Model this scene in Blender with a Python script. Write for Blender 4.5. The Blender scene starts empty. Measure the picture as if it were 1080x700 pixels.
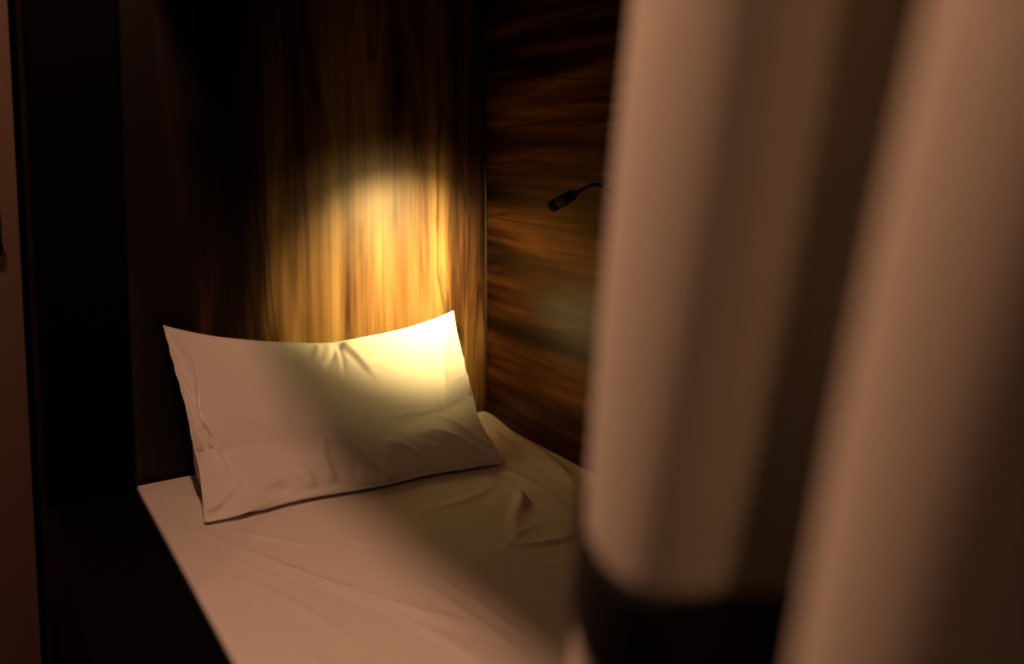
import bpy, bmesh, math, random
import numpy as np
from mathutils import Vector, Matrix

random.seed(4)
rng = np.random.default_rng(7)
scene = bpy.context.scene
C = scene.collection

# ------------------------------------------------------------------ camera
CAM_Z = 1.28
YAW, PITCH = math.radians(32.42), math.radians(5.29)
cam_data = bpy.data.cameras.new('camera')
cam = bpy.data.objects.new('camera', cam_data); C.objects.link(cam)
cam.location = (0, 0, CAM_Z)
cam.rotation_euler = (math.radians(90) - PITCH, 0, -YAW)
cam_data.sensor_width = 36.0
cam_data.lens = 36.0 * 940 / 1080
cam_data.shift_y = -119 / 1080            # the photograph is cropped off-centre
cam_data.clip_start = 0.02
cam_data.dof.use_dof = True
cam_data.dof.focus_distance = 2.03
cam_data.dof.aperture_fstop = 1.7
scene.camera = cam

# ------------------------------------------------------------------ world, light, exposure
world = bpy.data.worlds.new('world'); scene.world = world
world.use_nodes = True
world.node_tree.nodes['Background'].inputs[0].default_value = (0.02, 0.012, 0.008, 1)
world.node_tree.nodes['Background'].inputs[1].default_value = 0.0
scene.view_settings.view_transform = 'Standard'
scene.view_settings.look = 'None'
scene.view_settings.gamma = 1.0
scene.view_settings.use_curve_mapping = False
scene.view_settings.exposure = 0.0

CORRIDOR_LIGHT = (0.14, 0.78, 2.33)
CORRIDOR_POWER = 16.5
FILL_LIGHT = (-.45, .62)
FILL_POWER = 1.8
END_FILL = (-.30, 2.15)
END_FILL_POWER = 2.4
CORRIDOR_COLOR = (1.0, 0.475, 0.285)
LAMP_COLOR = (1.0, 0.69, 0.255)
LAMP_OPTICS = ((44, 26.0), (70, 52.0), (90, 8.0), (140, 0.25))   # cone angle, watts

# ------------------------------------------------------------------ helpers
def link(o, parent=None):
    C.objects.link(o)
    if parent is not None: o.parent = parent
    return o

def obj(name, bm, mat, parent=None, smooth=False):
    me = bpy.data.meshes.new(name)
    bm.normal_update()
    bm.to_mesh(me); bm.free()
    if mat: me.materials.append(mat)
    if smooth:
        for p in me.polygons: p.use_smooth = True
    return link(bpy.data.objects.new(name, me), parent)

def tag(o, label=None, cat=None, kind=None, group=None):
    if label: o['label'] = label
    if cat: o['category'] = cat
    if kind: o['kind'] = kind
    if group: o['group'] = group
    return o

def empty(name, loc):
    o = bpy.data.objects.new(name, None); o.empty_display_size = .1
    o.location = loc
    return link(o)

def box(bm, x0, x1, y0, y1, z0, z1, bevel=0.0, seg=2):
    r = bmesh.ops.create_cube(bm, size=1.0)
    vs = r['verts']
    for v in vs:
        v.co = Vector((x0 + (v.co.x + .5) * (x1 - x0), y0 + (v.co.y + .5) * (y1 - y0), z0 + (v.co.z + .5) * (z1 - z0)))
    if bevel:
        es = list({e for v in vs for e in v.link_edges})
        bmesh.ops.bevel(bm, geom=es, offset=bevel, segments=seg, profile=.5, affect='EDGES')
    return bm

def boxobj(name, dims, mat, parent=None, bevel=0.0, origin=(0, 0, 0)):
    bm = bmesh.new()
    x0, x1, y0, y1, z0, z1 = dims
    ox, oy, oz = origin
    box(bm, x0 - ox, x1 - ox, y0 - oy, y1 - oy, z0 - oz, z1 - oz, bevel)
    return obj(name, bm, mat, parent)

def grid_mesh(name, P, mat, parent=None, smooth=True, wrap=False):
    n, m = P.shape[:2]
    idx = np.arange(n * m).reshape(n, m)
    f = np.stack([idx[:-1, :-1], idx[1:, :-1], idx[1:, 1:], idx[:-1, 1:]], -1).reshape(-1, 4)
    me = bpy.data.meshes.new(name)
    me.from_pydata(P.reshape(-1, 3).tolist(), [], f.tolist())
    me.materials.append(mat)
    if smooth: me.polygons.foreach_set('use_smooth', [True] * len(me.polygons))
    return link(bpy.data.objects.new(name, me), parent)

def frames(pts):
    out = []
    n = len(pts)
    prev = None
    for i in range(n):
        t = (pts[min(i + 1, n - 1)] - pts[max(i - 1, 0)]).normalized()
        if prev is None:
            a = Vector((0, 0, 1)) if abs(t.z) < .9 else Vector((1, 0, 0))
            u = t.cross(a).normalized()
        else:
            u = (prev - t * prev.dot(t)).normalized()
        prev = u
        out.append((u, t.cross(u)))
    return out

def tube(bm, pts, radii, seg=14, caps=True):
    pts = [Vector(p) for p in pts]
    rings = []
    for p, r, (u, w) in zip(pts, radii, frames(pts)):
        rings.append([bm.verts.new(p + (u * math.cos(2 * math.pi * k / seg) + w * math.sin(2 * math.pi * k / seg)) * r) for k in range(seg)])
    for a, b in zip(rings[:-1], rings[1:]):
        for k in range(seg):
            bm.faces.new((a[k], a[(k + 1) % seg], b[(k + 1) % seg], b[k]))
    if caps:
        bm.faces.new(rings[0][::-1]); bm.faces.new(rings[-1])
    return bm

def catmull(pts, n):
    P = np.array(pts, float)
    P = np.vstack([2 * P[0] - P[1], P, 2 * P[-1] - P[-2]])
    out = []
    for i in range(1, len(P) - 2):
        for k in range(n):
            t = k / n
            out.append(.5 * ((2 * P[i]) + (P[i + 1] - P[i - 1]) * t + (2 * P[i - 1] - 5 * P[i] + 4 * P[i + 1] - P[i + 2]) * t * t + (-P[i - 1] + 3 * P[i] - 3 * P[i + 1] + P[i + 2]) * t ** 3))
    out.append(P[-2])
    return np.array(out)

# ------------------------------------------------------------------ materials
def mat(name):
    m = bpy.data.materials.new(name); m.use_nodes = True
    return m, m.node_tree, m.node_tree.nodes['Principled BSDF']

def plain(name, col, rough=.6, noise=0.0, scale=40, spec=.5, bump=0.0):
    m, nt, b = mat(name)
    b.inputs['Roughness'].default_value = rough
    b.inputs['Specular IOR Level'].default_value = spec
    tc = nt.nodes.new('ShaderNodeTexCoord')
    n = nt.nodes.new('ShaderNodeTexNoise'); n.inputs['Scale'].default_value = scale; n.inputs['Detail'].default_value = 5
    nt.links.new(tc.outputs['Object'], n.inputs['Vector'])
    r = nt.nodes.new('ShaderNodeValToRGB')
    r.color_ramp.elements[0].position = .3; r.color_ramp.elements[1].position = .7
    r.color_ramp.elements[0].color = tuple(c * (1 - noise) for c in col) + (1,)
    r.color_ramp.elements[1].color = tuple(min(1, c * (1 + noise)) for c in col) + (1,)
    nt.links.new(n.outputs['Fac'], r.inputs['Fac']); nt.links.new(r.outputs['Color'], b.inputs['Base Color'])
    if bump:
        bp = nt.nodes.new('ShaderNodeBump'); bp.inputs['Strength'].default_value = bump; bp.inputs['Distance'].default_value = .002
        nt.links.new(n.outputs['Fac'], bp.inputs['Height']); nt.links.new(bp.outputs['Normal'], b.inputs['Normal'])
    return m

def fabric(name, col, weave=900, weave_bump=.15, crease=.25, crease_scale=18, sheen=.15):
    m, nt, b = mat(name)
    N, L = nt.nodes.new, nt.links.new
    b.inputs['Base Color'].default_value = col + (1,)
    b.inputs['Roughness'].default_value = .85
    b.inputs['Specular IOR Level'].default_value = .2
    b.inputs['Sheen Weight'].default_value = sheen
    tc = N('ShaderNodeTexCoord')
    w1 = N('ShaderNodeTexWave'); w1.bands_direction = 'X'; w1.inputs['Scale'].default_value = weave
    w2 = N('ShaderNodeTexWave'); w2.bands_direction = 'Z'; w2.inputs['Scale'].default_value = weave
    n = N('ShaderNodeTexNoise'); n.inputs['Scale'].default_value = crease_scale; n.inputs['Detail'].default_value = 3; n.inputs['Distortion'].default_value = .8
    for q in (w1, w2, n): L(tc.outputs['Object'], q.inputs['Vector'])
    add = N('ShaderNodeMath'); add.operation = 'ADD'
    L(w1.outputs['Fac'], add.inputs[0]); L(w2.outputs['Fac'], add.inputs[1])
    b1 = N('ShaderNodeBump'); b1.inputs['Strength'].default_value = weave_bump; b1.inputs['Distance'].default_value = .0004
    L(add.outputs[0], b1.inputs['Height'])
    b2 = N('ShaderNodeBump'); b2.inputs['Strength'].default_value = crease; b2.inputs['Distance'].default_value = .006
    L(n.outputs['Fac'], b2.inputs['Height']); L(b1.outputs['Normal'], b2.inputs['Normal'])
    L(b2.outputs['Normal'], b.inputs['Normal'])
    return m

def wood(name, across, along, offset, heart_off=0.0, bands=None, tint=(1, 1, 1)):
    """Figured walnut laminate; across/along are the axis letters of the grain."""
    m, nt, b = mat(name)
    N, L = nt.nodes.new, nt.links.new
    tc = N('ShaderNodeTexCoord')
    ax = 'XYZ'
    def mapped(sa, sl, off=0.0):
        mp = N('ShaderNodeMapping')
        s = [1.0, 1.0, 1.0]; s[ax.index(across)] = sa; s[ax.index(along)] = sl
        mp.inputs['Scale'].default_value = s
        mp.inputs['Location'].default_value = (offset + off, offset * .7 + off, offset * .3 + off)
        L(tc.outputs['Object'], mp.inputs['Vector'])
        return mp.outputs['Vector']
    def noise(vec, detail, rough, dist):
        n = N('ShaderNodeTexNoise'); n.inputs['Scale'].default_value = 1.0
        n.inputs['Detail'].default_value = detail; n.inputs['Roughness'].default_value = rough; n.inputs['Distortion'].default_value = dist
        L(vec, n.inputs['Vector']); return n.outputs['Fac']
    def math_(op, a, b_=None, val=None):
        q = N('ShaderNodeMath'); q.operation = op
        L(a, q.inputs[0])
        if b_ is not None: L(b_, q.inputs[1])
        if val is not None: q.inputs[1].default_value = val
        return q.outputs[0]
    heart = noise(mapped(2.6, .25, heart_off), 1, .4, .2)
    broad = noise(mapped(10, 1.0), 4, .5, .8)
    fine = noise(mapped(95, 1.6, 3.1), 3, .6, .3)
    mid = noise(mapped(32, 1.1, 7.7), 3, .55, .7)
    s = math_('ADD', math_('MULTIPLY', broad, val=.72), math_('ADD', math_('MULTIPLY', mid, val=.25), val=.055))
    s = math_('ADD', s, math_('MULTIPLY', math_('SUBTRACT', fine, val=.5), val=.12))
    if bands:                                   # dark and pale bands at set positions across the veneer leaf
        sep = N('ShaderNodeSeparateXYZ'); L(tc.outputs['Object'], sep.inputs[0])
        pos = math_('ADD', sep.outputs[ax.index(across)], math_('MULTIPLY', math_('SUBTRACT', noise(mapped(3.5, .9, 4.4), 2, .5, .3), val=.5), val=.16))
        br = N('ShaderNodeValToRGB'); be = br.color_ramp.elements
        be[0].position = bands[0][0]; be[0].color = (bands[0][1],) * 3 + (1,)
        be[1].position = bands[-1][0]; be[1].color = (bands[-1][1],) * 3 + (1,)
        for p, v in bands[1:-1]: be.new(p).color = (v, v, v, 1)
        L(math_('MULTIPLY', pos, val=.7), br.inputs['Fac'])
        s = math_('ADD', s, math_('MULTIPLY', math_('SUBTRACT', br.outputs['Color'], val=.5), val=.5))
    else:
        s = math_('ADD', s, math_('MULTIPLY', math_('SUBTRACT', heart, val=.5), val=.45))
    r = N('ShaderNodeValToRGB'); e = r.color_ramp.elements
    e[0].position = .36; e[0].color = (.005, .0018, .0009, 1)
    e[1].position = .74; e[1].color = tuple(a * t for a, t in zip((.30, .185, .070), tint)) + (1,)
    for p, c in ((.46, (.014, .005, .002)), (.54, (.060, .025, .008)), (.62, (.165, .086, .030))):
        q = e.new(p); q.color = tuple(a * t for a, t in zip(c, tint)) + (1,)
    L(s, r.inputs['Fac'])
    # wandering dark mineral lines: contours of a slow noise
    c1 = noise(mapped(5, .45, 1.3), 4, .5, .35)
    band = math_('ABSOLUTE', math_('SUBTRACT', math_('FRACT', math_('MULTIPLY', c1, val=2.6)), val=.5))
    lr = N('ShaderNodeValToRGB'); q = lr.color_ramp.elements
    q[0].position = .0; q[0].color = (.22, .16, .12, 1); q[1].position = .035; q[1].color = (1, 1, 1, 1)
    L(band, lr.inputs['Fac'])
    mx = N('ShaderNodeMix'); mx.data_type = 'RGBA'; mx.blend_type = 'MULTIPLY'; mx.inputs[0].default_value = .8
    L(r.outputs['Color'], mx.inputs[6]); L(lr.outputs['Color'], mx.inputs[7])
    L(mx.outputs[2], b.inputs['Base Color'])
    b.inputs['Roughness'].default_value = .40
    b.inputs['Specular IOR Level'].default_value = .28
    bp = N('ShaderNodeBump'); bp.inputs['Strength'].default_value = .12; bp.inputs['Distance'].default_value = .001
    L(fine, bp.inputs['Height']); L(bp.outputs['Normal'], b.inputs['Normal'])
    return m

def glow(name, col, strength):
    m, nt, b = mat(name)
    b.inputs['Base Color'].default_value = col + (1,)
    b.inputs['Emission Color'].default_value = col + (1,)
    b.inputs['Emission Strength'].default_value = strength
    return m

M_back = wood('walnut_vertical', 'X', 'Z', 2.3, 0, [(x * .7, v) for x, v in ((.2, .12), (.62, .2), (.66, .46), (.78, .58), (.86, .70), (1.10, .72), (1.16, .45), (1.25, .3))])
M_right = wood('walnut_horizontal', 'Z', 'Y', 5.1, tint=(1.1, .86, .75))
M_black = plain('black_laminate', (.0008, .0007, .0007), .6, .2, 60, .03)
M_brown = plain('dark_brown_laminate', (.006, .0025, .0018), .5, .2, 30, .15)
M_trim = plain('dark_bronze_trim', (.05, .03, .018), .35, .1, 50)
M_metal = plain('black_metal', (.003, .0032, .004), .65, .1, 80, .12)
M_neck = plain('black_rubber', (.003, .003, .003), .7, .1, 200, .1)
M_sheet = fabric('white_sheet_cotton', (.78, .75, .70), crease=.18, crease_scale=14)
M_pillow = fabric('white_pillowcase_cotton', (.80, .775, .73), crease=.14, crease_scale=16)
M_curtain = fabric('beige_curtain_linen', (.60, .58, .49), weave=500, weave_bump=.3, crease=.1, crease_scale=6)
M_tie = fabric('black_tie_fabric', (.006, .005, .005), weave=500, crease=.05, sheen=0)
M_door = plain('pale_painted_door', (.62, .42, .31), .5, .03, 8)
M_plate = plain('brushed_handle', (.12, .07, .05), .4, .1, 60)
M_corr = plain('corridor_wall_paint', (.07, .05, .04), .8, .05, 12)
M_floor = plain('corridor_carpet', (.03, .02, .018), .95, .3, 120, .2, .3)
M_ceil = plain('corridor_ceiling_paint', (.10, .08, .07), .85, .03, 12)

# ------------------------------------------------------------------ the setting
BACK_Y, RIGHT_X, MAT_TOP, FLOOR_Z = 2.105, 1.252, 0.50, -.45
def structure(name, dims, m, bevel=0.0, label=None):
    o = boxobj(name, dims, m, None, bevel)
    o['kind'] = 'structure'
    if label: o['label'] = label
    return o
structure('floor', (-.80, 1.30, -1.3, 2.95, -.50, FLOOR_Z), M_floor, label='dark carpet floor of the corridor')
structure('ceiling', (-.80, 1.30, -1.3, 2.95, 2.40, 2.45), M_ceil, label='painted corridor ceiling')
structure('wall_left', (-.80, -.75, -1.3, 2.95, FLOOR_Z, 2.40), M_corr, label='painted corridor wall across from the bunk')
structure('wall_near', (-.75, 1.30, -1.35, -1.3, FLOOR_Z, 2.40), M_corr, label='painted corridor end wall')
structure('wall_far', (-.75, .30, 2.90, 2.95, FLOOR_Z, 2.40), M_brown, label='dark brown wall at the corridor end')
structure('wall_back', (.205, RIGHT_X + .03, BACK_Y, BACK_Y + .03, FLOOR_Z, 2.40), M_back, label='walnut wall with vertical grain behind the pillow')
structure('wall_right', (RIGHT_X, RIGHT_X + .03, -1.3, BACK_Y - .002, FLOOR_Z, 2.40), M_right, label='walnut wall with horizontal grain beside the bed')
structure('trim_1', (RIGHT_X - .006, RIGHT_X - .001, BACK_Y - .006, BACK_Y - .001, MAT_TOP - .2, 1.915), M_trim, .001, label='thin dark corner trim between the two walnut walls')

# door at the corridor's end
door = structure('door_1', (-.55, .168, 2.855, 2.895, FLOOR_Z + .008, 1.95), M_door, .003, label='pale door at the end of the corridor')
bm = bmesh.new(); box(bm, .082, .122, 2.848, 2.855, .952, 1.078, .004)
plate = obj('handle_plate', bm, M_plate, door)
bm = bmesh.new()
tube(bm, [(.1, 2.85, 1.03), (.1, 2.815, 1.03), (.092, 2.803, 1.03), (.03, 2.800, 1.028), (-.01, 2.800, 1.026)], [.009, .009, .009, .008, .008], 12)
obj('door_handle', bm, M_plate, plate, True)

# ------------------------------------------------------------------ bunk frame
bunk = empty('bunk_frame', (.16, 1.0, FLOOR_Z))
tag(bunk, 'black bunk frame with a thick post, low guard board and roof panel', 'bunk bed')
o0 = (.16, 1.0, FLOOR_Z)
POST_Y = 1.40
boxobj('post', (.098, .222, POST_Y, POST_Y + .11, FLOOR_Z, 2.30), M_black, bunk, .006, o0)
boxobj('side_panel', (.165, .20, POST_Y + .11, BACK_Y - .002, FLOOR_Z, 2.30), M_black, bunk, .002, o0)
boxobj('guard_board', (.098, .222, -1.25, POST_Y, .60, .755), M_black, bunk, .006, o0)
boxobj('base_board', (.128, .215, -1.25, POST_Y, FLOOR_Z, .60), M_brown, bunk, .004, o0)
boxobj('mattress_deck', (.222, 1.25, -1.25, BACK_Y - .004, .24, .28), M_brown, bunk, 0, o0)
boxobj('header_board', (.34, .38, -1.25, BACK_Y - .004, 1.87, 1.92), M_black, bunk, .003, o0)
boxobj('roof_panel', (.29, 1.25, -1.25, BACK_Y - .004, 1.92, 1.96), M_black, bunk, 0, o0)

# ------------------------------------------------------------------ mattress with sheet
def mattress():
    x0, x1, y0, y1 = .232, 1.245, -1.15, 2.098
    nx, ny = 240, 620
    xs = np.linspace(0, 1, nx); ys = np.linspace(0, 1, ny)
    ys = 1 - (1 - ys) ** 1.0
    X, Y = np.meshgrid(x0 + (x1 - x0) * xs, y0 + (y1 - y0) * ys, indexing='ij')
    Z = np.zeros_like(X)
    def seg(points, amp, wid, asym=0.0):
        nonlocal Z
        pts = catmull(points, 8)
        best = np.full(X.shape, 1e9); sgn = np.zeros_like(X); par = np.zeros_like(X)
        n = len(pts) - 1
        for i in range(n):
            a, b_ = pts[i], pts[i + 1]
            d = b_ - a; l2 = d @ d + 1e-12
            t = np.clip(((X - a[0]) * d[0] + (Y - a[1]) * d[1]) / l2, 0, 1)
            ex, ey = X - a[0] - t * d[0], Y - a[1] - t * d[1]
            dist = np.hypot(ex, ey)
            m = dist < best
            best = np.where(m, dist, best)
            sgn = np.where(m, np.sign(d[0] * ey - d[1] * ex), sgn)
            par = np.where(m, (i + t) / n, par)
        fade = np.sin(np.pi * np.clip(par, 0, 1)) ** .8
        q = best * sgn / (wid * .72)
        Z += amp * fade * (np.exp(-q * q) + asym * q * np.exp(-q * q * .5))
    for w in WRINKLES: seg(w[0], w[1] * 1.7, *w[2:])
    # fine random tension folds running away from the head corner
    r2 = np.random.default_rng(3)
    for k in range(46):
        cx, cy = r2.uniform(.3, 1.2), r2.uniform(.5, 1.95)
        a = r2.normal(-.95, .28) if r2.random() < .75 else r2.uniform(0, 3.14)
        l = r2.uniform(.05, .17)
        dx, dy = math.cos(a) * l, math.sin(a) * l
        seg([(cx - dx, cy - dy), (cx + r2.normal(0, .012), cy + r2.normal(0, .012)), (cx + dx, cy + dy)], r2.uniform(.001, .003), r2.uniform(.006, .013), r2.uniform(-.6, .6))
    # low swells
    for k in range(14):
        kx, ky, ph = r2.uniform(2, 9), r2.uniform(1, 6), r2.uniform(0, 6.28)
        Z += .0012 * np.sin(kx * X + ky * Y + ph)
    # soft rounded edges
    e = np.minimum(np.minimum(X - x0, x1 - X), np.minimum(Y - y0, y1 - Y))
    ex = np.minimum(X - x0, x1 - X); ey = np.minimum(Y - y0, y1 - Y)
    rad = .035
    ex = np.minimum(X - x0, (x1 - X) * 2.2 + .002); ey = np.minimum(Y - y0, (y1 - Y) * 2.2 + .002)
    qx = np.clip(1 - ex / rad, 0, 1); qy = np.clip(1 - ey / rad, 0, 1)
    q = np.clip(np.sqrt(qx ** 2 + qy ** 2), 0, 1)
    Z = Z * (1 - q * .7) + MAT_TOP - rad * (1 - np.sqrt(np.clip(1 - q * q, 0, 1)))
    # puffed head corner
    Z += .020 * np.exp(-(((X - 1.22) / .13) ** 2 + ((Y - 2.06) / .09) ** 2))
    # sides
    P = np.stack([X, Y, Z], -1)
    me_v = P.reshape(-1, 3).tolist()
    idx = np.arange(nx * ny).reshape(nx, ny)
    F = np.stack([idx[:-1, :-1], idx[1:, :-1], idx[1:, 1:], idx[:-1, 1:]], -1).reshape(-1, 4).tolist()
    loop = list(idx[:, 0]) + list(idx[-1, 1:]) + list(idx[::-1, -1][1:]) + list(idx[0, ::-1][1:-1])
    base = len(me_v)
    for i in loop:
        x, y, z = me_v[i]; me_v.append([x, y, .30])
    n = len(loop)
    for k in range(n):
        F.append([int(loop[k]), base + k, base + (k + 1) % n, int(loop[(k + 1) % n])])
    F.append([base + k for k in range(n)][::-1])
    return me_v, F

WRINKLES = [
    ([(.375, 1.80), (.50, 1.48), (.62, 1.25), (.70, 1.12)], .0048, .013, .9),
    ([(.43, 1.76), (.50, 1.66), (.56, 1.58)], .0030, .010, .5),
    ([(.62, 1.60), (.68, 1.48)], .0025, .010, .4),
    ([(.70, 1.37), (.72, 1.22), (.73, 1.10)], .0038, .011, -.7),
    ([(.66, 1.40), (.68, 1.22), (.70, 1.05)], .0028, .012, .6),
    ([(.55, 1.40), (.60, 1.22), (.64, 1.06)], .0030, .013, .7),
    ([(.40, 1.55), (.45, 1.40), (.50, 1.22)], .0026, .012, .7),
    ([(1.185, 2.00), (1.15, 1.83), (1.165, 1.66), (1.15, 1.55)], .0075, .018, .9),
    ([(1.215, 1.95), (1.20, 1.78), (1.17, 1.60)], .0055, .015, .7),
    ([(1.06, 1.72), (1.06, 1.64), (1.06, 1.50), (1.08, 1.43)], .0075, .018, 1.0),
    ([(1.05, 1.62), (1.00, 1.55), (.94, 1.48), (.90, 1.40)], .0042, .018, 1.2),
    ([(1.04, 1.66), (1.02, 1.56), (.98, 1.50)], .0060, .018, -.8),
    ([(.80, 1.62), (.92, 1.62), (1.02, 1.66)], .0028, .014, .4),
    ([(.86, 1.40), (.95, 1.36), (1.04, 1.36)], .0030, .014, .5),
]
mv, mf = mattress()
me = bpy.data.meshes.new('mattress'); me.from_pydata(mv, [], mf); me.materials.append(M_sheet)
me.polygons.foreach_set('use_smooth', [True] * len(me.polygons)); me.update()
mattress_o = link(bpy.data.objects.new('mattress', me))
tag(mattress_o, 'mattress covered with a creased white fitted sheet', 'mattress')

# ------------------------------------------------------------------ pillow (small cloth relaxation in numpy)
# pillowcase creases on the front sheet: (points in u, v), height, width in metres, one-sidedness
CREASES = [
    ([(.525, 1.0), (.500, .93), (.455, .86)], -.0075, .012, .5),
    ([(.535, 1.0), (.530, .90), (.520, .82)], -.0060, .009, .3),
    ([(.545, 1.0), (.585, .90), (.640, .77)], .0070, .013, .7),
    ([(.560, 1.0), (.620, .93), (.700, .90)], .0035, .012, .3),
    ([(.470, 1.0), (.460, .95), (.430, .90)], .0040, .012, -.4),
    ([(.54, .60), (.68, .63), (.80, .61), (.95, .64)], .0016, .005, 1.2),
    ([(.66, .62), (.67, .45), (.655, .30)], .0013, .005, 1.0),
    ([(.83, .64), (.84, .55)], .0012, .005, 1.0),
    ([(1.0, .0), (.93, .10), (.84, .17), (.76, .16)], .0065, .013, .6),
    ([(1.0, .02), (.95, .16), (.89, .27), (.80, .34)], .0070, .014, .7),
    ([(.99, .05), (.965, .20), (.94, .34)], .0055, .011, -.6),
    ([(.97, .01), (.89, .05), (.80, .06)], .0055, .011, .5),
    ([(.90, .02), (.82, .11), (.72, .13)], -.0040, .012, .4),
    ([(.74, .01), (.70, .12), (.62, .22)], .0040, .015, .6),
    ([(.55, .00), (.53, .08), (.47, .14)], -.0045, .012, .5),
    ([(.40, .00), (.36, .10), (.37, .22), (.42, .30)], .0075, .016, .8),
    ([(.34, .00), (.30, .06), (.22, .09), (.14, .09)], .0075, .016, .8),
    ([(.26, .00), (.22, .04), (.14, .05)], -.0050, .012, .5),
    ([(.47, .02), (.45, .12), (.46, .20)], -.0035, .012, .4),
    ([(.065, .95), (.085, .80), (.075, .62), (.100, .45), (.085, .25), (.095, .08)], -.0090, .008, .9),
    ([(.02, .97), (.06, .86), (.10, .80)], .0050, .012, .6),
    ([(.08, .48), (.16, .47), (.24, .44)], .0014, .014, .3),
    ([(.03, .06), (.08, .10), (.13, .16)], .0045, .013, .5),
    ([(.15, .70), (.27, .66), (.40, .60)], .0016, .016, .6),
    ([(.20, .35), (.33, .40), (.45, .38)], .0012, .022, .3),
    ([(.93, .95), (.90, .86), (.88, .72)], .0015, .02, .2),
]
def crease_pillow(P, W, H):
    F = P[0]
    NU, NV = F.shape[:2]
    U, Vv = np.meshgrid(np.linspace(0, W, NU), np.linspace(0, H, NV), indexing='ij')
    D = np.zeros_like(U)
    r = np.random.default_rng(5)
    extra = []
    for k in range(34):
        cu, cv, a, l = r.uniform(.1, .95), r.uniform(.08, .92), r.normal(.5, .8), r.uniform(.04, .12)
        extra.append(([(cu - l * math.cos(a), cv - l * math.sin(a) * 1.4), (cu + r.normal(0, .01), cv + r.normal(0, .015)), (cu + l * math.cos(a), cv + l * math.sin(a) * 1.4)], r.uniform(-.0012, .0016), r.uniform(.007, .014), r.uniform(-.8, .8)))
    for pts, amp, wid, asym in CREASES + extra:
        c = catmull([(u * W, v * H) for u, v in pts], 8)
        best = np.full(U.shape, 1e9); sg = np.zeros_like(U); par = np.zeros_like(U); n = len(c) - 1
        for i in range(n):
            d = c[i + 1] - c[i]; l2 = d @ d + 1e-12
            t = np.clip(((U - c[i][0]) * d[0] + (Vv - c[i][1]) * d[1]) / l2, 0, 1)
            ex, ey = U - c[i][0] - t * d[0], Vv - c[i][1] - t * d[1]
            dist = np.hypot(ex, ey); m = dist < best
            best = np.where(m, dist, best); sg = np.where(m, np.sign(d[0] * ey - d[1] * ex), sg); par = np.where(m, (i + t) / n, par)
        q = best * sg / (wid * .66)
        on_seam = min(pts[0][0], 1 - pts[0][0], pts[0][1], 1 - pts[0][1]) < .035
        f0 = 1.0 if on_seam else np.clip(par / .3, 0, 1)
        f1 = np.clip((1 - par) / .55, 0, 1)
        D += 1.15 * amp * f0 * f1 * f1 * (3 - 2 * f1) * (np.exp(-q * q) + asym * q * np.exp(-q * q * .5))
    edge = np.clip(np.minimum(np.minimum(U, W - U), np.minimum(Vv, H - Vv)) / .012, 0, 1)
    gu = np.gradient(F, axis=0); gv = np.gradient(F, axis=1)
    n = np.cross(gu, gv); n /= np.linalg.norm(n, axis=-1, keepdims=True) + 1e-9
    if n[NU // 2, NV // 2, 1] > 0: n = -n
    P = P.copy(); P[0] = F + n * (D * edge)[..., None]
    P[0, ..., 2] = np.maximum(P[0, ..., 2], MAT_TOP + .005)
    return P

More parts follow.
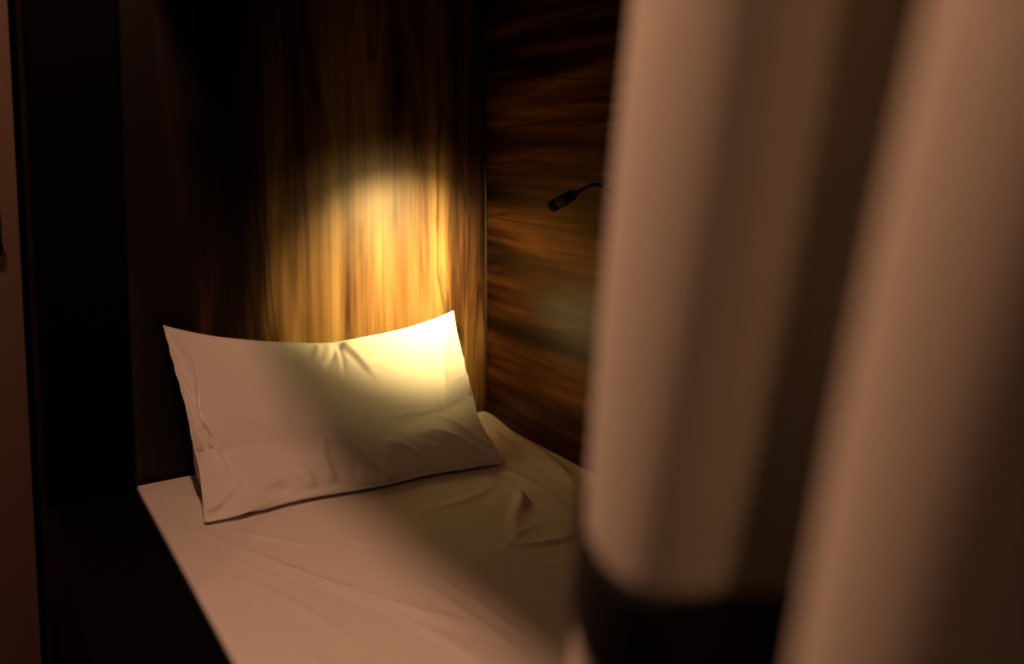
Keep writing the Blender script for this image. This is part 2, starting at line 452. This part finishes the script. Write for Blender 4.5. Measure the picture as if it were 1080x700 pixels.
def make_pillow():
    NU, NV = 116, 78
    W, H = .775, .510
    TL = np.array((.388, 2.045, .866)); TR = np.array((1.112, 2.040, .822))
    BL = np.array((.406, 1.793, .508)); BR = np.array((1.083, 1.735, .512))
    top = [TL, (.475, 2.047, .843), (.566, 2.031, .826), (.661, 2.016, .81), (.754, 2.002, .796), (.847, 2.005, .802), (.938, 2.008, .807), (1.02, 2.014, .816), TR]
    left = [BL, (.405, 1.813, .560), (.409, 1.865, .623), (.405, 1.935, .706), (.398, 2.001, .785), TL]
    right = [BR, (1.074, 1.802, .564), (1.071, 1.851, .622), (1.08, 1.913, .697), (1.091, 1.973, .769), TR]
    bottom = [BL, (.485, 1.775, .51), (.568, 1.789, .51), (.664, 1.794, .51), (.761, 1.788, .51), (.852, 1.783, .51), (.962, 1.761, .51), BR]
    def resample(pts, n):
        c = catmull(pts, 12); d = np.concatenate([[0], np.cumsum(np.linalg.norm(np.diff(c, axis=0), axis=1))]); d /= d[-1]
        t = np.linspace(0, 1, n)
        return np.stack([np.interp(t, d, c[:, k]) for k in range(3)], -1)
    seam_t = {'top': resample(top, NU), 'bottom': resample(bottom, NU), 'left': resample(left, NV), 'right': resample(right, NV)}
    u = np.linspace(0, 1, NU)[:, None, None]; v = np.linspace(0, 1, NV)[None, :, None]
    flat = (1 - u) * ((1 - v) * BL + v * TL) + u * ((1 - v) * BR + v * TR)
    nrm = np.cross(BR - BL, TL - BL); nrm /= np.linalg.norm(nrm)
    if nrm[1] > 0: nrm = -nrm                      # towards the room
    dome = (np.sin(np.pi * u) * np.sin(np.pi * v)) ** .6
    P = np.stack([flat + nrm * dome * .055, flat - nrm * dome * .045])
    r = np.random.default_rng(11)
    jit = r.normal(0, 1, (2, NU, NV))
    for _ in range(6):
        jit[:, 1:-1, 1:-1] = (jit[:, 1:-1, 1:-1] + jit[:, 2:, 1:-1] + jit[:, :-2, 1:-1] + jit[:, 1:-1, 2:] + jit[:, 1:-1, :-2]) / 5
    P += (jit * .004)[..., None] * nrm
    du, dv = W / (NU - 1), H / (NV - 1); dd = math.hypot(du, dv)
    V = np.zeros_like(P)
    uu = np.linspace(0, 1, NU)[:, None]; vv = np.linspace(0, 1, NV)[None, :]
    fill = np.clip((uu - .045) / .05, 0, 1) * np.clip((1 - uu) / .02, 0, 1) * np.ones_like(vv)
    def con(a, b, L, k, ck):
        d = b - a; l = np.sqrt((d * d).sum(-1, keepdims=True)) + 1e-9
        s = (l - L) / l
        s = np.where(s > 0, s * k, s * ck) * .5
        a += d * s; b -= d * s
    pins = [((0, NV - 1), TL), ((NU - 1, NV - 1), TR), ((0, 0), BL), ((NU - 1, 0), BR)]
    dt = 1 / 60
    pu, pv_ = np.clip((uu - .05) / .95, 0, 1), vv
    tgt = .150 * (np.sin(np.pi * pu) ** .62) * (np.sin(np.pi * pv_) ** .62)
    for it in range(230):
        # pressure: normal force from filling
        gu = np.zeros_like(P); gv = np.zeros_like(P)
        gu[:, 1:-1] = P[:, 2:] - P[:, :-2]; gv[:, :, 1:-1] = P[:, :, 2:] - P[:, :, :-2]
        n = np.cross(gu, gv); n /= (np.linalg.norm(n, axis=-1, keepdims=True) + 1e-9)
        if (n[0, NU // 2, NV // 2] @ nrm) < 0: n = -n
        n[1] *= -1
        thick = ((P[0] - P[1]) @ nrm)
        press = np.clip((tgt - thick) / .12, -.6, 1) * fill * 22.0
        acc = n * press[None, :, :, None]
        acc[..., 2] -= .6
        V = V * .90 + acc * dt
        Q = P + V * dt
        for k in range(9):
            for s in (0, 1):
                con(Q[:, s:-1:2], Q[:, s + 1::2], du, 1.0, .06)
                con(Q[:, :, s:-1:2], Q[:, :, s + 1::2], dv, 1.0, .06)
                con(Q[:, s:-1:2, :-1], Q[:, s + 1::2, 1:], dd, .35, .03)
                con(Q[:, s:-1:2, 1:], Q[:, s + 1::2, :-1], dd, .35, .03)
                # bending: skip one
            con(Q[:, 0:-2:4], Q[:, 2::4][:, :Q[:, 0:-2:4].shape[1]], 2 * du, .0, .03)
            con(Q[:, :, 0:-2:4], Q[:, :, 2::4][:, :, :Q[:, :, 0:-2:4].shape[2]], 2 * dv, .0, .03)
            # the two sheets share their seam
            for sl in ((slice(0, 1), slice(None)), (slice(-1, None), slice(None)), (slice(None), slice(0, 1)), (slice(None), slice(-1, None))):
                mid = .5 * (Q[0][sl] + Q[1][sl]); Q[0][sl] = mid; Q[1][sl] = mid
            for (i, j), T in pins:
                Q[:, i, j] = Q[:, i, j] * .4 + T * .6
            kk = .06
            Q[:, :, -1] += (seam_t['top'] - Q[:, :, -1]) * kk
            Q[:, :, 0] += (seam_t['bottom'] - Q[:, :, 0]) * kk
            Q[:, 0] += (seam_t['left'] - Q[:, 0]) * kk
            Q[:, -1] += (seam_t['right'] - Q[:, -1]) * kk
            # sheets do not pass through each other, the wall or the bed
            th = ((Q[0] - Q[1]) @ nrm); c = np.clip(.0008 - th, 0, None)[..., None] * nrm * .5
            Q[0] += c; Q[1] -= c
            Q[..., 1] = np.minimum(Q[..., 1], BACK_Y - .004)
            Q[..., 2] = np.maximum(Q[..., 2], MAT_TOP + .007)
        V = (Q - P) / dt; P = Q
        if it > 190: V *= .6
    # light smoothing of grid noise
    for _ in range(2):
        S = P.copy()
        S[:, 1:-1, 1:-1] = .5 * P[:, 1:-1, 1:-1] + .125 * (P[:, 2:, 1:-1] + P[:, :-2, 1:-1] + P[:, 1:-1, 2:] + P[:, 1:-1, :-2])
        P = S
    def up(A, axis):
        A = np.moveaxis(A, axis, 0); n = A.shape[0]
        B = np.empty((2 * n - 1,) + A.shape[1:]); B[::2] = A
        E = np.concatenate([2 * A[:1] - A[1:2], A, 2 * A[-1:] - A[-2:-1]])
        B[1::2] = (-E[:-3] + 9 * E[1:-2] + 9 * E[2:-1] - E[3:]) / 16
        return np.moveaxis(B, 0, axis)
    P = up(up(P, 1), 2); NU, NV = P.shape[1:3]
    P = crease_pillow(P, W, H)
    idx0 = np.arange(NU * NV).reshape(NU, NV)
    idx1 = idx0.copy(); k = NU * NV
    verts = P[0].reshape(-1, 3).tolist()
    for i in range(1, NU - 1):
        for j in range(1, NV - 1):
            idx1[i, j] = k; k += 1; verts.append(P[1, i, j].tolist())
    f0 = np.stack([idx0[:-1, :-1], idx0[1:, :-1], idx0[1:, 1:], idx0[:-1, 1:]], -1).reshape(-1, 4)
    f1 = np.stack([idx1[:-1, :-1], idx1[:-1, 1:], idx1[1:, 1:], idx1[1:, :-1]], -1).reshape(-1, 4)
    # seam piping path
    seam = [P[0, i, 0] for i in range(NU)] + [P[0, -1, j] for j in range(1, NV)] + [P[0, i, -1] for i in range(NU - 2, -1, -1)] + [P[0, 0, j] for j in range(NV - 2, -1, -1)]
    return verts, np.vstack([f0, f1]).tolist(), seam

pv, pf, seam = make_pillow()
px = np.array(pv)
pc = Vector((float(px[:, 0].mean()), float(px[:, 1].mean()), float(px[:, 2].min())))
pillow = empty('pillow', pc)
tag(pillow, 'plump white pillow leaning against the walnut wall', 'pillow')
me = bpy.data.meshes.new('pillowcase')
me.from_pydata((px - np.array(pc)).tolist(), [], pf); me.materials.append(M_pillow)
me.polygons.foreach_set('use_smooth', [True] * len(me.polygons)); me.update()
case = link(bpy.data.objects.new('pillowcase', me), pillow)
bm = bmesh.new()
tube(bm, [Vector(p) - pc for p in seam], [.0013] * len(seam), 6, False)
obj('seam', bm, M_pillow, pillow, True)

# ------------------------------------------------------------------ reading lamp on the right wall
tip = Vector((1.128, 1.612, CAM_Z - .1545))
aim = Vector((1.01, 2.10, CAM_Z - .395))
hd = (aim - tip).normalized()
lamp = empty('reading_lamp', (RIGHT_X, 1.40, CAM_Z - .14))
tag(lamp, 'black gooseneck reading lamp on the walnut side wall', 'lamp')
L0 = Vector(lamp.location)
def loc(p): return Vector(p) - L0
head_end = tip - hd * .075
bm = bmesh.new()
prof = [(0, .0118), (.002, .0128), (.020, .0128), (.0205, .0120), (.0225, .0120), (.023, .0128), (.058, .0128), (.066, .0115), (.072, .0085), (.078, .0062)]
tube(bm, [loc(tip - hd * d) for d, r in prof], [r for d, r in prof], 28, False)
# recessed inner bore
inner = [(0, .0118), (.001, .0105), (.010, .0095)]
tube(bm, [loc(tip - hd * d) for d, r in inner], [r for d, r in inner], 28, False)
head = obj('lamp_head', bm, M_metal, lamp, True)
bm = bmesh.new(); tube(bm, [loc(tip - hd * .0085), loc(tip - hd * .0095)], [.0094, .0094], 24)
obj('lens', bm, glow('warm_led', (1, .72, .3), 12.0), head)
bm = bmesh.new()
side = hd.cross(Vector((0, 0, 1))).normalized(); upv = side.cross(hd).normalized()
swp = tip - hd * .045 - side * .0128
box(bm, -.003, .003, -.0015, .0015, -.005, .005, .001)
rot = Matrix((side, upv, hd)).transposed().to_4x4()
bmesh.ops.transform(bm, matrix=Matrix.Translation(loc(swp)) @ rot, verts=bm.verts)
obj('switch', bm, M_plate, head)
neck_pts = [tuple(head_end), tuple(head_end - hd * .018), (1.1515, 1.5120, 1.1742), (1.1565, 1.4970, 1.1785), (1.1635, 1.4810, 1.1772), (1.173, 1.4670, 1.1692), (1.190, 1.445, 1.155), (1.214, 1.412, 1.143), (1.240, 1.40, CAM_Z - .14)]
np_ = catmull(neck_pts, 10)
bm = bmesh.new()
tube(bm, [loc(p) for p in np_], [.0036 + .0005 * (k % 2) for k in range(len(np_))], 12)
obj('gooseneck', bm, M_neck, lamp, True)
bm = bmesh.new()
tube(bm, [loc((RIGHT_X - d, 1.40, CAM_Z - .14)) for d in (0.0005, .010, .014, .016)], [.030, .030, .027, .010], 28)
obj('wall_base', bm, M_metal, lamp, True)
def spot(name, energy, angle, blend, color, offset=.002):
    ld = bpy.data.lights.new(name, 'SPOT'); ld.energy = energy; ld.spot_size = math.radians(angle); ld.spot_blend = blend
    ld.color = color; ld.shadow_soft_size = .008
    lo = link(bpy.data.objects.new(name, ld), lamp)
    lo.location = loc(tip + hd * offset)
    lo.rotation_euler = hd.to_track_quat('-Z', 'Y').to_euler()
    return lo
for ang, watts in LAMP_OPTICS: spot('lamp_beam', watts, ang, 1.0, LAMP_COLOR)

# ------------------------------------------------------------------ curtain
# fold path seen from above at height CAM_Z-.06: x, y, sideways lean per metre of drop
PATH = [(.380, .362, .12), (.367, .394, .13), (.346, .411, .135), (.324, .399, .135), (.300, .362, .135), (.284, .328, .13),
        (.278, .300, .14), (.283, .278, .15), (.301, .265, .15), (.326, .277, .16), (.350, .312, .17), (.415, .322, .18), (.455, .265, .19), (.390, .207, .205), (.300, .188, .215),
        (.252, .176, .22), (.229, .146, .22), (.222, .110, .21), (.235, .075, .19), (.270, .050, .17), (.320, .030, .14), (.345, .0, .12)]
yy = -.02
for k in range(4):
    PATH += [(.30, yy - .015, .1), (.245, yy - .045, .09), (.235, yy - .085, .08), (.27, yy - .11, .06), (.325, yy - .125, .05), (.345, yy - .15, .04)]
    yy -= .155
path = catmull(PATH, 9)
def curtain_at(p, z):
    h = (CAM_Z - .06) - z
    x, y, lean = p
    flare = max(0.0, h - .20)
    y2 = y + lean * h + .12 * flare * (1 if y > .2 else .3)
    return (x + .006 * math.sin(h * 7 + y * 30), y2 + .004 * math.sin(h * 9 + x * 60), z)
ZTOP, ZBOT = CAM_Z + .57, CAM_Z - .745
zs = np.linspace(ZTOP, ZBOT, 60)
P = np.array([[curtain_at(p, z) for z in zs] for p in path])
curtain = empty('curtain', (.30, -.1, ZBOT))
tag(curtain, 'beige curtain hanging in deep folds, gathered by a black band', 'curtain')
co = np.array((.30, -.1, ZBOT))
fab = grid_mesh('fabric', P - co, M_curtain, curtain)
so = fab.modifiers.new('thickness', 'SOLIDIFY'); so.thickness = .0016; so.offset = 0
zb = np.linspace(CAM_Z - .216, CAM_Z - .272, 6)
# the band follows the first fold and is pulled straight across the recess to the second one
band_path = catmull(PATH[:9] + [(.319, .250, .16), (.334, .228, .185), (.338, .205, .20)], 9)
B = np.array([[curtain_at(p, z) for z in zb] for p in band_path])
tang = np.gradient(B, axis=0)
nn = np.stack([tang[..., 1], -tang[..., 0], np.zeros_like(tang[..., 0])], -1)
nn /= np.linalg.norm(nn, axis=-1, keepdims=True)
if nn[45, 0, 0] > 0: nn = -nn
B = B + nn * .0045
band = grid_mesh('tie_band', B - co, M_tie, curtain)
band['label'] = 'black band around the curtain fold'
so = band.modifiers.new('thickness', 'SOLIDIFY'); so.thickness = .003; so.offset = 0
rail = empty('curtain_rail', (.29, 0, ZTOP))
tag(rail, 'slim dark rail under the header carrying the curtain', 'curtain rail')
boxobj('track', (.287, .327, -1.24, POST_Y - .01, ZTOP + .006, ZTOP + .028), M_black, rail, .003, (.29, 0, ZTOP))
for k, yb in enumerate((-.9, .1, 1.2)):
    boxobj('bracket', (.327, .3395, yb - .012, yb + .012, ZTOP + .010, ZTOP + .060), M_black, rail, .002, (.29, 0, ZTOP))

# ------------------------------------------------------------------ corridor ceiling lamp and added fill lights
def downlight(x, y, power, label):
    cl = empty('ceiling_lamp', (x, y, 2.40))
    tag(cl, label, 'lamp')
    bm = bmesh.new()
    tube(bm, [(0, 0, -.0005), (0, 0, -.03), (0, 0, -.034)], [.085, .085, .078], 32, False)
    tube(bm, [(0, 0, -.034), (0, 0, -.02)], [.078, .072], 32, False)
    obj('housing', bm, M_metal, cl, True)
    bm = bmesh.new(); tube(bm, [(0, 0, -.018), (0, 0, -.021)], [.072, .072], 32)
    obj('diffuser', bm, M_diffuser, cl)
    ld = bpy.data.lights.new('downlight', 'AREA'); ld.shape = 'DISK'; ld.size = .065; ld.energy = power; ld.color = CORRIDOR_COLOR
    lo = link(bpy.data.objects.new('downlight', ld), cl); lo.location = (0, 0, -.045)
M_diffuser = glow('warm_diffuser', CORRIDOR_COLOR, 6.0)
downlight(CORRIDOR_LIGHT[0], CORRIDOR_LIGHT[1], CORRIDOR_POWER, 'round warm downlight on the corridor ceiling above the guard board')
downlight(FILL_LIGHT[0], FILL_LIGHT[1], FILL_POWER, 'added fill downlight on the corridor ceiling across from the curtain')  # unseen extra light, added to lift the curtain folds
downlight(END_FILL[0], END_FILL[1], END_FILL_POWER, 'added fill downlight on the corridor ceiling in front of the pale door')  # invented source out of view, added to brighten the door
